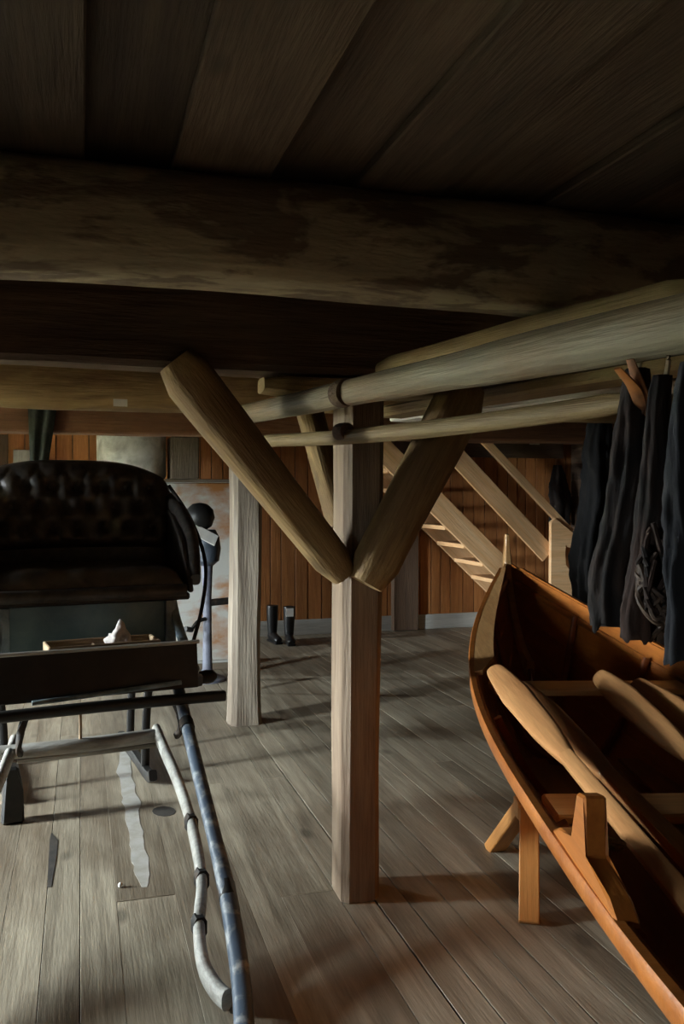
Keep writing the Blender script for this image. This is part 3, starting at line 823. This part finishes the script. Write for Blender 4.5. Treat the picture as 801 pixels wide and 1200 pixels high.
for s in (-1, 1):
    # side arms: padded curved panels, and thin iron arm rails
    sweep('armrest', [(s * 0.50, 0.42, 1.50), (s * 0.53, 0.25, 1.42), (s * 0.545, 0.05, 1.28), (s * 0.52, -0.13, 1.12)], [(0.045, 0.07), (0.040, 0.075), (0.036, 0.07), (0.026, 0.04)], 'leather', car, n=14, ex=3)
    sweep('arm_iron', [(s * 0.50, 0.36, 1.60), (s * 0.575, 0.18, 1.42), (s * 0.60, -0.02, 1.20), (s * 0.55, -0.14, 0.98), (s * 0.49, -0.10, 0.72)], (0.010, 0.010), 'iron', car, n=8)
    sweep('seat_bracket', [(s * 0.40, -0.12, 1.03), (s * 0.415, -0.16, 0.92), (s * 0.43, -0.30, 0.80), (s * 0.44, -0.42, 0.72)], (0.022, 0.018), 'pale_blue_paint', car, n=8, ex=4)
    sweep('sill', [(s * 0.43, 0.62, 0.66), (s * 0.435, 0.0, 0.66), (s * 0.44, -0.46, 0.68)], (0.028, 0.03), 'blue_paint', car, n=10, ex=4)
    box('seat_box_side', (s * 0.40, 0.13, 0.86), (0.03, 0.56, 0.34), 'pale_blue_paint', car)
box('seat_box_panel', (0, -0.12, 0.86), (0.77, 0.025, 0.33), 'teal_paint', car)
for s in (-1, 1): box('panel_post', (s * 0.385, -0.14, 0.86), (0.045, 0.03, 0.33), 'pale_blue_paint', car)
box('seat_box_back', (0, 0.40, 0.86), (0.77, 0.025, 0.33), 'teal_paint', car)
box('foot_floor', (0, 0.02, 0.672), (0.82, 0.98, 0.03), 'black_paint', car)
# dash board leaning forward
dash = box('dash_board', (0, -0.50, 0.765), (0.86, 0.025, 0.21), 'black_paint', car, rot=Matrix.Rotation(-0.12, 4, 'X'))
sweep('dash_rim', [(-0.435, -0.513, 0.872), (0, -0.513, 0.872), (0.435, -0.513, 0.872)], (0.012, 0.009), 'grey_shaft_wood', car, n=8)
sweep('crossbar', [(-0.55, -0.60, 0.630), (0, -0.62, 0.640), (0.53, -0.60, 0.630)], (0.026, 0.024), 'black_paint', car, n=12, ex=3)
sweep('rod', [(-0.30, -0.56, 0.668), (0.0, -0.56, 0.682), (0.34, -0.56, 0.70)], (0.011, 0.011), 'pale_blue_paint', car, n=8)
for s in (-1, 1):
    sweep('iron_strap', [(s * 0.31, -0.50, 0.63), (s * 0.34, -0.52, 0.55), (s * 0.35, -0.50, 0.47), (s * 0.34, -0.46, 0.43)], (0.012, 0.016), 'iron', car, n=8, ex=4)
    lathe('hub_bolt', [(0.030, -0.03), (0.034, 0), (0.030, 0.03), (0.012, 0.05)], 'iron', car, n=14, mtx=Matrix.Translation((s * 0.50, -0.40, 0.68)) @ Matrix.Rotation(s * PI / 2, 4, 'Y'))
# undercarriage: axle, springs, low wheels set far back under the body
# dark runner frames carrying the body
for s in (-1, 1):
    sweep('runner', [(s * 0.36, 0.15, 0.06), (s * 0.36, 0.25, 0.03), (s * 0.36, 0.6, 0.03), (s * 0.36, 1.1, 0.03)], (0.022, 0.03), 'black_paint', car, n=10, ex=5)
    for yy in (0.36, 0.80): sweep('strut', [(s * 0.36, yy, 0.04), (s * 0.37, yy, 0.35), (s * 0.40, yy, 0.66)], (0.018, 0.022), 'black_paint', car, n=8, ex=4)
    prism('side_panel', [(-0.16, 1.06), (0.42, 1.06), (0.44, 1.50), (0.22, 1.44), (0.02, 1.32), (-0.13, 1.14)], 0.03, 'leather', car, Matrix.Translation((s * 0.49, 0, 0)) @ RZ90, bv=0.008)
# front cross rail and inner curved thills
cr = [cl(at_z(6, 882, 0.42)), cl(at_z(95, 873, 0.43)), cl(at_z(188, 861, 0.42))]
sweep('cross_rail', [cr[0] + (cr[0] - cr[2]) * 0.10, cr[0], cr[1], cr[2]], (0.034, 0.030), 'grey_shaft_wood', car, n=12, ex=3)
sweep('thin_rail', [cl(at_z(20, 892, 0.38)), cl(at_z(100, 883, 0.38)), cl(at_z(182, 873, 0.38))], (0.012, 0.012), 'grey_shaft_wood', car, n=8)
pg = cl(at_z(94, 850, 0.52))
box('peg', (pg.x, pg.y, 0.52), (0.014, 0.014, 0.13), 'tray_wood', car)
inner = [(183, 856, .43), (193, 880, .40), (208, 915, .34), (224, 965, .27), (236, 1030, .18), (233, 1085, .11), (238, 1130, .07), (252, 1158, .045), (266, 1172, .04)]
ip = [cl(at_z(*q)) for q in inner]
outer_ = [(196, 760, .72), (207, 800, .66), (219, 850, .55), (236, 920, .42), (252, 985, .30), (266, 1045, .20), (277, 1110, .115), (284, 1170, .065), (286, 1230, .045), (280, 1300, .04)]
op = [cl(at_z(*q)) for q in outer_]
def mir(L, q): return [cl(Vector((0.04 - at_z(*p).x, at_z(*p).y, p[2]))) for p in q]      # the pair lies parallel to the floor boards
for nm, pts, src, sz, mt in (('inner_thill', ip, inner, [(0.020, 0.034)] * 9, 'grey_shaft_wood'), ('shaft', op, outer_, [(0.026, 0.028)] * 5 + [(0.030, 0.032)] * 5, 'blue_paint')):
    for L in (pts, mir(pts, src)):
        o = sweep(nm, L, sz, mt, car, n=12, ex=2.6)
        if nm == 'inner_thill':
            for k in (3, 4, 5):
                sweep('iron_clip', [L[k] + Vector((0, 0.02, 0)), L[k] - Vector((0, 0.02, 0))], (0.024, 0.038), 'iron', o, n=8, ex=3, smooth_pts=1)
        else:
            for k in (2, 5):
                d = (L[k + 1] - L[k]).normalized() * 0.03
                sweep('iron_ring', [L[k] - d, L[k] + d], (0.031, 0.034), 'iron', o, n=12, smooth_pts=1)
# tray with compartments standing on the carriage floor
tb = at_y(119, 768, 4.12); tb.z = 0.69
tr = tag(empty('wooden_tray', (0.09, 4.12, 0.688), PHI + 0.03), 'small open wooden tray with two compartments standing in the carriage footwell', 'tray')
for s in (-1, 1):
    box('tray_side', (0, s * 0.09, 0.095), (0.50, 0.014, 0.19), 'tray_wood', tr)
    box('tray_end', (s * 0.243, 0, 0.095), (0.014, 0.166, 0.19), 'tray_wood', tr)
box('tray_divider', (-0.03, 0, 0.085), (0.012, 0.166, 0.17), 'tray_wood', tr)
box('tray_bottom', (0, 0, 0.006), (0.472, 0.166, 0.012), 'tray_wood', tr)
bm = bmesh.new(); bmesh.ops.create_icosphere(bm, subdivisions=4, radius=1)
for v in bm.verts:
    d = 1 + 0.35 * noise.noise(v.co * 1.7 + Vector((4, 1, 2))) + 0.18 * noise.noise(v.co * 4)
    v.co = Vector((v.co.x * 0.055 * d, v.co.y * 0.042 * d, v.co.z * 0.065 * d + max(0, v.co.z) ** 6 * 0.04))
tag(obj('crumpled_rag', bm, 'rag', None, Matrix.Translation((0.165, 4.13, 0.86)), True), 'pale pinkish crumpled rag sticking out of the wooden tray', 'rag')

# ------------------------------------------------------------------ things behind the carriage
CY = 7.55
ca, cb = at_y(108, 700, CY), at_y(275, 562, CY)
cab = tag(empty('cabinet', ((ca.x + cb.x) / 2, CY + 0.25, 0)), 'tall white painted cabinet with rust stains behind the carriage', 'cabinet')
cw, ch = cb.x - ca.x, cb.z
box('cabinet_body', (0, 0.02, ch / 2 + 0.03), (cw - 0.02, 0.44, ch - 0.06), 'white_enamel', cab, bv=0.01)
for s in (-1, 1): box('cabinet_door', (s * cw / 4, -0.215, ch / 2 + 0.03), (cw / 2 - 0.03, 0.025, ch - 0.12), 'white_enamel', cab, bv=0.008)
box('cabinet_top', (0, 0, ch - 0.012), (cw + 0.03, 0.52, 0.028), 'old_box_wood', cab)
box('plinth', (0, 0.02, 0.035), (cw - 0.06, 0.40, 0.07), 'old_box_wood', cab)
da, db = at_y(113, 503, CY + 0.2), at_y(195, 503, CY + 0.2)
dr = (db.x - da.x) / 2
drum = tag(empty('drum', ((da.x + db.x) / 2, CY + 0.26, ch + 0.002)), 'white round drum with a dark rim standing on top of the white cabinet', 'drum')
dh = da.z - ch
lathe('drum_body', [(dr * 0.94, 0), (dr, 0.03), (dr, dh - 0.03), (dr * 0.98, dh - 0.01)], 'drum_white', drum, 40)
lathe('drum_rim', [(dr * 0.99, dh - 0.018), (dr * 1.02, dh - 0.012), (dr * 1.02, dh + 0.006), (dr * 0.9, dh + 0.012)], 'black_paint', drum, 40)
ba, bb2 = at_y(199, 512, CY + 0.1), at_y(232, 560, CY + 0.1)
tag(box('storage_box', ((ba.x + bb2.x) / 2, CY + 0.2, ch + 0.002 + (ba.z - ch) / 2), (bb2.x - ba.x, 0.36, ba.z - ch), 'old_box_wood', bv=0.01), 'dark wooden box standing on the cabinet next to the white drum', 'box')
# hand-cranked machine on a column
mb = at_z(243, 797, 0.0)
mc = tag(empty('hand_cranked_machine', mb), 'dark hand-cranked machine on a blue-grey iron column before the cabinet', 'machine')
lathe('base', [(0.16, 0), (0.155, 0.02), (0.08, 0.05), (0.045, 0.09)], 'column_blue', mc, 28)
lathe('column', [(0.042, 0.08), (0.036, 0.4), (0.036, 0.7), (0.048, 0.98)], 'column_blue', mc, 20)
lathe('housing', [(0.05, 0.96), (0.10, 1.0), (0.115, 1.10), (0.10, 1.20), (0.07, 1.26)], 'machine_blue', mc, 28)
lathe('bowl', [(0.05, 0.0), (0.10, 0.03), (0.125, 0.10), (0.11, 0.17), (0.06, 0.215), (0.01, 0.225)], 'black_paint', mc, 28, mtx=Matrix.Translation((-0.06, 0, 1.26)))
box('name_plate', (-0.03, -0.11, 1.22), (0.21, 0.012, 0.10), 'white_paper', mc, rot=Matrix.Rotation(0.5, 4, 'Y') @ Matrix.Rotation(-0.5, 4, 'X'), bv=0.003)
sweep('cross_arm', [(0.03, 0, 0.65), (0.24, 0.02, 0.66)], (0.03, 0.03), 'iron', mc, n=10)
sweep('crank', [(-0.02, -0.03, 0.52), (-0.09, -0.06, 0.50), (-0.14, -0.08, 0.44)], (0.016, 0.016), 'iron', mc, n=8)
sweep('crank_handle', [(-0.14, -0.08, 0.44), (-0.20, -0.14, 0.46)], (0.022, 0.022), 'black_paint', mc, n=10)
# black rubber boots by the back wall
def boot(pos, rz, label, patch):
    e = tag(empty('rubber_boot', pos, rz), label, 'boot', 'rubber boots by the wall')
    sh = lathe('boot_shaft', [(0.045, 0.07), (0.050, 0.12), (0.058, 0.25), (0.062, 0.37), (0.060, 0.385), (0.05, 0.38)], 'rubber', e, 20)
    sweep('boot_foot', [(0, 0.055, 0.055), (0, 0.0, 0.065), (0, -0.08, 0.055), (0, -0.16, 0.045), (0, -0.195, 0.035)], [(0.035, 0.045), (0.047, 0.055), (0.044, 0.045), (0.045, 0.036), (0.028, 0.022)], 'rubber', e, n=14)
    box('sole', (0, -0.07, 0.012), (0.088, 0.27, 0.022), 'rubber', e, bv=0.008)
    if patch: box('patch', (0.0, -0.062, 0.33), (0.075, 0.006, 0.085), 'white_paper', e, bv=0)
bp0 = at_z(319, 752, 0); bp1 = at_z(332, 754, 0)
boot((bp0.x, bp0.y, 0), 0.15, 'plain black rubber boot standing by the back wall', False)
boot((bp1.x + 0.06, bp1.y, 0), -0.1, 'black rubber boot with a white patch standing by the back wall', True)
# dark green cloth strip hanging from the log beam
g0, g1 = at_y(50, 470, 5.64), at_y(45, 560, 5.64)
bm = bmesh.new(); NU, NV = 10, 18; rows = []
for j in range(NV + 1):
    v = j / NV; hwid = 0.088 * (1 - v) + 0.045 * v
    rows.append([(g0.x + (g1.x - g0.x) * v + hwid * (2 * i / NU - 1), 5.63 + 0.012 * math.sin(i * 1.3 + v * 3), g0.z + (g1.z - g0.z) * v) for i in range(NU + 1)])
o0 = Vector((g0.x, 5.63, g0.z))
fr = [[bm.verts.new(Vector(p) - o0) for p in r] for r in rows]; bk = [[bm.verts.new(Vector(p) - o0 + Vector((0, 0.012, 0))) for p in r] for r in rows]
for A in (fr, bk):
    for j in range(NV):
        for i in range(NU): bm.faces.new((A[j][i], A[j][i + 1], A[j + 1][i + 1], A[j + 1][i]))
for j in range(NV):
    for i in (0, NU): bm.faces.new((fr[j][i], fr[j + 1][i], bk[j + 1][i], bk[j][i]))
for i in range(NU):
    for j in (0, NV): bm.faces.new((fr[j][i], fr[j][i + 1], bk[j][i + 1], bk[j][i]))
tag(obj('cloth_strip', bm, 'dark_green_cloth', None, Matrix.Translation(o0), True), 'dark green cloth strip hanging from the reddish beam', 'cloth')
# boards leaning on the back wall beyond the carriage
for px, w, h, mt, lab in ((25, 0.20, 2.0, 'grey_trim_wood', 'pale grey board leaning on the back wall behind the carriage'), (-3, 0.14, 2.15, 'dark_wall_wood', 'dark board leaning on the back wall next to the pale grey board')):
    p = at_y(px, 540, 9.1)
    a = Vector((p.x, 9.0, 0.0)); b = Vector((p.x + 0.02, 9.19, h))
    bm = bmesh.new(); add_box(bm, ((b - a).length / 2, 0, 0), ((b - a).length, w, 0.024)); bevel(bm, 0.003)
    tag(obj('leaning_board', bm, mt, None, frame(a, b)), lab, 'board')

# ------------------------------------------------------------------ marks on the floor
def mark(name, pix, mat, label, z=-0.0008, th=0.0035):
    bm = bmesh.new()
    pts = [at_z(px, py, 0) for px, py in pix]
    c = sum(pts, Vector()) / len(pts); c.z = 0
    vs = [bm.verts.new((p.x - c.x, p.y - c.y, 0)) for p in pts]
    f = bm.faces.new(vs)
    r = bmesh.ops.extrude_face_region(bm, geom=[f])
    for e in r['geom']:
        if isinstance(e, bmesh.types.BMVert): e.co.z += th
    tag(obj(name, bm, mat, None, Matrix.Translation((c.x, c.y, z - 0.001))), label, 'stain')
L_, R_ = [], []
for k in range(33):
    u = k / 32
    y = 880 + 160 * u
    cxm = 143 + 26 * u + 3.5 * noise.noise(Vector((u * 9, 0, 0)))
    w = (8.5 + 4 * noise.noise(Vector((u * 12, 5, 0)))) * min(1, 0.35 + 8 * (1 - u), 0.3 + 6 * u)
    L_.append((cxm - w + 2 * noise.noise(Vector((u * 30, 9, 0))), y)); R_.append((cxm + w + 2 * noise.noise(Vector((u * 30, 2, 0))), y))
mark('worn_sheen', L_ + R_[::-1], 'worn_sheen_grey', 'long pale grey worn streak with painted sheen on the floor before the carriage')  # pale worn streak, its reflected light put into the colour
mark('dark_stain', [(60, 976), (68, 985), (66, 1005), (60, 1040), (55, 1040), (57, 1005), (58, 985)], 'stain_dark', 'narrow dark streak stained into the floor')
mark('knot_stain', [(192 + 14 * math.cos(a * PI / 6), 951 + 6 * math.sin(a * PI / 6)) for a in range(12)], 'stain_dark', 'small dark oval stain beside the pale streak')
bdp = at_z(141, 1040, 0)
tag(lathe('glass_bead', [(0.004, 0), (0.009, 0.004), (0.010, 0.010), (0.006, 0.017), (0.001, 0.019)], 'glass_bead', None, 14, mtx=Matrix.Translation((bdp.x, bdp.y, 0.001))), 'tiny shiny white bead on the floor near the end of the pale streak', 'bead')
wd = at_z(13, 968, 0)  # stand-in solid for an unidentified dark shape on the floor
tag(prism('dark_standin', [(-0.05, 0), (0.055, 0), (0.05, 0.16), (0.03, 0.27), (-0.03, 0.27)], 0.09, 'black_paint', None, Matrix.Translation((wd.x, wd.y + 0.05, 0.003)) @ Matrix.Rotation(0.1, 4, 'Z'), bv=0.012), 'dark stand-in block on the floor beside the carriage rail', 'block')
b0 = at_z(277, 812, 0.0)
tag(timber('leaning_board', (b0.x, b0.y, 0.0), (b0.x + 0.03, b0.y - 0.12, 1.9), 0.075, 0.03, 'dark_wall_wood', ex=8, n=12, wob=0.002, seed=31, chamfer=0.003), 'narrow dark board standing behind the plain grey post', 'board')
